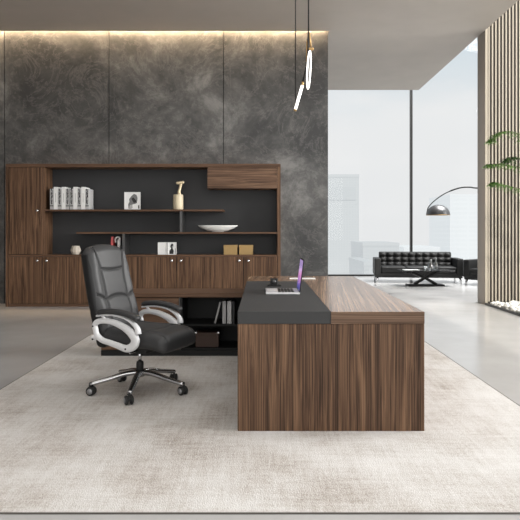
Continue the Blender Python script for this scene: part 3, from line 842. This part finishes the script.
# ------------------------------------------------------------------ tree in the pebble bed
random.seed(11)
tx, ty = 4.55, 9.05
tr_ = thing('indoor_tree', 'feathery green tree reaching in from the right before the slatted wall', 'tree', (tx, ty, .0))
obj('trunk', sweep(B(), smoothpath([(0,0,0), (.03,.02,.7), (-.02,0,1.4), (.02,.0,2.1), (0,0,2.75)], 5), lambda t: .045-.03*t, seg=10), M_BARK, tr_, True)
def branch(start, mid, end, n, mat, drop, spread):
    pts = smoothpath([start, mid, end], 14)
    br = obj('branch', sweep(B(), pts, lambda t: .008-.006*t, seg=6), M_BARK, tr_, True)
    fb = B(); N = len(pts)
    for i in range(n):
        u = random.random()**.8; k = min(N-2, int(u*(N-1))); p = pts[k].lerp(pts[k+1], random.random())
        # twig that carries leaflets
        env = .35+.65*math.sin(min(1, (1-u)*1.6+.08)*PI/2)
        L_ = spread*env*random.uniform(.5, 1)
        a = random.uniform(0, 2*PI)
        d = Vector((-.35+.6*math.cos(a), math.sin(a)*.9, -.15*random.random()+random.uniform(-.06, .12))).normalized()
        for j in range(6):
            q = p + d*L_*(j+1)/6 + Vector((0,0,-drop*((j+1)/6)**2))
            for s in (-1, 1):
                sd = d.cross(Vector((0,0,1))).normalized()*s
                l = random.uniform(.018, .036); w_ = l*.24
                v = (sd*.75+d*.55+Vector((0,0,random.uniform(-.5,.15)))).normalized()
                n_ = v.cross(Vector((random.uniform(-.4,.4), random.uniform(-.4,.4), 1))).normalized()
                vs = [fb.verts.new(q), fb.verts.new(q+v*l*.5+n_*w_), fb.verts.new(q+v*l), fb.verts.new(q+v*l*.5-n_*w_)]
                fb.faces.new(vs)
    obj('foliage', fb, mat, br)
def TP(px, py, Y): return (pxy(px, Y)-tx, Y-ty, pz(py, Y))
branch((0,0,2.35), TP(512, 132, 9.0), TP(490, 141, 8.95), 170, M_LEAF, .04, .20)
branch((0,0,2.1), TP(505, 165, 9.1), TP(487, 164.5, 9.1), 170, M_LEAF, .04, .18)
branch((0,0,1.75), TP(508, 186, 8.9), TP(493, 182, 8.9), 160, M_LEAF, .04, .20)
branch((0,0,2.0), TP(518, 158, 9.25), TP(505, 161, 9.3), 160, M_LEAF2, .05, .20)
branch((0,0,2.6), (.25,-.1,2.95), (.55,-.15,2.95), 90, M_LEAF, .06, .12)
branch((0,0,2.7), (-.02,.2,3.1), (.1,.45,3.2), 80, M_LEAF2, .06, .12)
branch((0,0,1.7), (.3,.1,1.95), (.6,.15,1.9), 90, M_LEAF2, .06, .12)

# ------------------------------------------------------------------ city outside
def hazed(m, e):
    # haze put into the far facade's material as an even glow
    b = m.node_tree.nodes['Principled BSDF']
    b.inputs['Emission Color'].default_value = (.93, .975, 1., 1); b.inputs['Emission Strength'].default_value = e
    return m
def building(label, pxa, pxb, pyt, Y, depth, base, line, sx, sz, crown=True):
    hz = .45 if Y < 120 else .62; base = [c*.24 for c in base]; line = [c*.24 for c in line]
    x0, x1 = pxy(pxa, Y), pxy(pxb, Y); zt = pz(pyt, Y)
    t = thing('office_tower', label, 'building', ((x0+x1)/2, Y, -45), 0, 'hazy buildings beyond the window')
    hw = (x1-x0)/2
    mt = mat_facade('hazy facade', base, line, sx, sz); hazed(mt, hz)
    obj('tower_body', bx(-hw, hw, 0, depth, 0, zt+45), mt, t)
    if crown:
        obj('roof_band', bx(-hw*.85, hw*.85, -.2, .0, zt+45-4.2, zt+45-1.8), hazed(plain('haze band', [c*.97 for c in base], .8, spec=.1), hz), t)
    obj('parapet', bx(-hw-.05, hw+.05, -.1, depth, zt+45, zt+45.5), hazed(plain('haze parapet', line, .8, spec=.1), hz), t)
    return t
SK = 1.0
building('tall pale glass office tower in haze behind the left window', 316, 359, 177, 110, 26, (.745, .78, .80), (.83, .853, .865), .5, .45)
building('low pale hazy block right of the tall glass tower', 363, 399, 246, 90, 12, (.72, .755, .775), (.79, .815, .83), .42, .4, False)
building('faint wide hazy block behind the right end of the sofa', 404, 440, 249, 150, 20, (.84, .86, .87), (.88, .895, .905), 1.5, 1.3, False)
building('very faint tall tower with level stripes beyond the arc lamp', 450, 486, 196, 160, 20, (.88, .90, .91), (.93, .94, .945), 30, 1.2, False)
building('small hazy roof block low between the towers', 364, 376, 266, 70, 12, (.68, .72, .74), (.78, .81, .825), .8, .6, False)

# ------------------------------------------------------------------ camera, world, lights
cd = bpy.data.cameras.new('camera'); cam = bpy.data.objects.new('camera', cd); COL.objects.link(cam)
cam.location = (0, 0, EYE); cam.rotation_euler = (PI/2, 0, 0)
cd.sensor_width = 36; cd.sensor_fit = 'HORIZONTAL'; cd.lens = F/520*36
cd.shift_x = -(CX-260)/520; cd.shift_y = (HY-260)/520
cd.clip_end = 1000
SC.camera = cam

wd = bpy.data.worlds.new('hazy sky'); SC.world = wd; wd.use_nodes = True
nt = wd.node_tree; L = nt.links.new; nt.nodes.clear()
out = nt.nodes.new('ShaderNodeOutputWorld'); bg = nt.nodes.new('ShaderNodeBackground'); L(bg.outputs[0], out.inputs[0])
tc = nt.nodes.new('ShaderNodeTexCoord'); sp_ = nt.nodes.new('ShaderNodeSeparateXYZ'); L(tc.outputs['Generated'], sp_.inputs[0])
mp = nt.nodes.new('ShaderNodeMapping'); mp.inputs['Scale'].default_value = (3, 3, 9); L(tc.outputs['Generated'], mp.inputs['Vector'])
nz = nt.nodes.new('ShaderNodeTexNoise'); nz.inputs['Scale'].default_value = 1.3; nz.inputs['Detail'].default_value = 6; L(mp.outputs['Vector'], nz.inputs['Vector'])
cl = ramp(nt, [(.42, (0, 0, 0)), (.62, (1, 1, 1))]); L(nz.outputs['Fac'], cl.inputs['Fac'])
gr = ramp(nt, [(.0, (.68, .70, .715)), (.49, (.82, .826, .832)), (.58, (.83, .838, .845)), (.66, (.62, .71, .77)), (.85, (.48, .60, .71))])
ma = nt.nodes.new('ShaderNodeMath'); ma.operation = 'MULTIPLY_ADD'; ma.inputs[1].default_value = .5; ma.inputs[2].default_value = .5; L(sp_.outputs['Z'], ma.inputs[0])
L(ma.outputs[0], gr.inputs['Fac'])
mxw = nt.nodes.new('ShaderNodeMix'); mxw.data_type = 'RGBA'; mxw.inputs[7].default_value = (.85, .853, .856, 1)
L(cl.outputs['Color'], mxw.inputs[0]); L(gr.outputs['Color'], mxw.inputs[6])
L(mxw.outputs[2], bg.inputs['Color']); bg.inputs['Strength'].default_value = 1.0

def area(name, loc, rot, sx, sy, power, col=(1, 1, 1)):
    l = bpy.data.lights.new(name, 'AREA'); l.shape = 'RECTANGLE'; l.size = sx; l.size_y = sy; l.energy = power; l.color = col
    o = bpy.data.objects.new(name, l); COL.objects.link(o); o.location = loc; o.rotation_euler = rot
    return o
# warm strip light washing down the marble
area('cove_lamp', (-2.9, 10.30, 4.80), (0, 0, 0), 8.0, .03, 200, (1, .74, .47))
# added area lamps out of view: stronger daylight from right and atrium, fill from behind
area('daylight_fill_right', (12.5, 4.6, 4.6), (0, math.radians(80), 0), 7.0, 9.0, 2900, (1, .985, .96))
area('rear_fill', (1.0, -3.8, 2.6), (math.radians(90), 0, 0), 8.0, 3.8, 200, (1, .98, .95))  # added fill behind the camera, no window known there
area('daylight_fill_atrium', (6.5, 13.3, 8.5), (0, math.radians(15), 0), 4.5, 5.5, 2000, (1, .99, .97))
area('overhead_fill', (-.2, 3.2, 4.64), (0, 0, 0), 6.0, 5.0, 105, (1, .985, .965))  # added fill over rug, desk and chair, no ceiling fitting there
sn = bpy.data.lights.new('sun', 'SUN'); sn.energy = 2.6; sn.angle = math.radians(1.5); sn.color = (1, .95, .87)
so = bpy.data.objects.new('sun', sn); COL.objects.link(so)
so.rotation_euler = Vector((-.12, .55, -.47)).to_track_quat('-Z', 'Y').to_euler()

SC.view_settings.view_transform = 'Standard'
SC.view_settings.look = 'None'
SC.view_settings.exposure = 0.
SC.view_settings.gamma = 1.
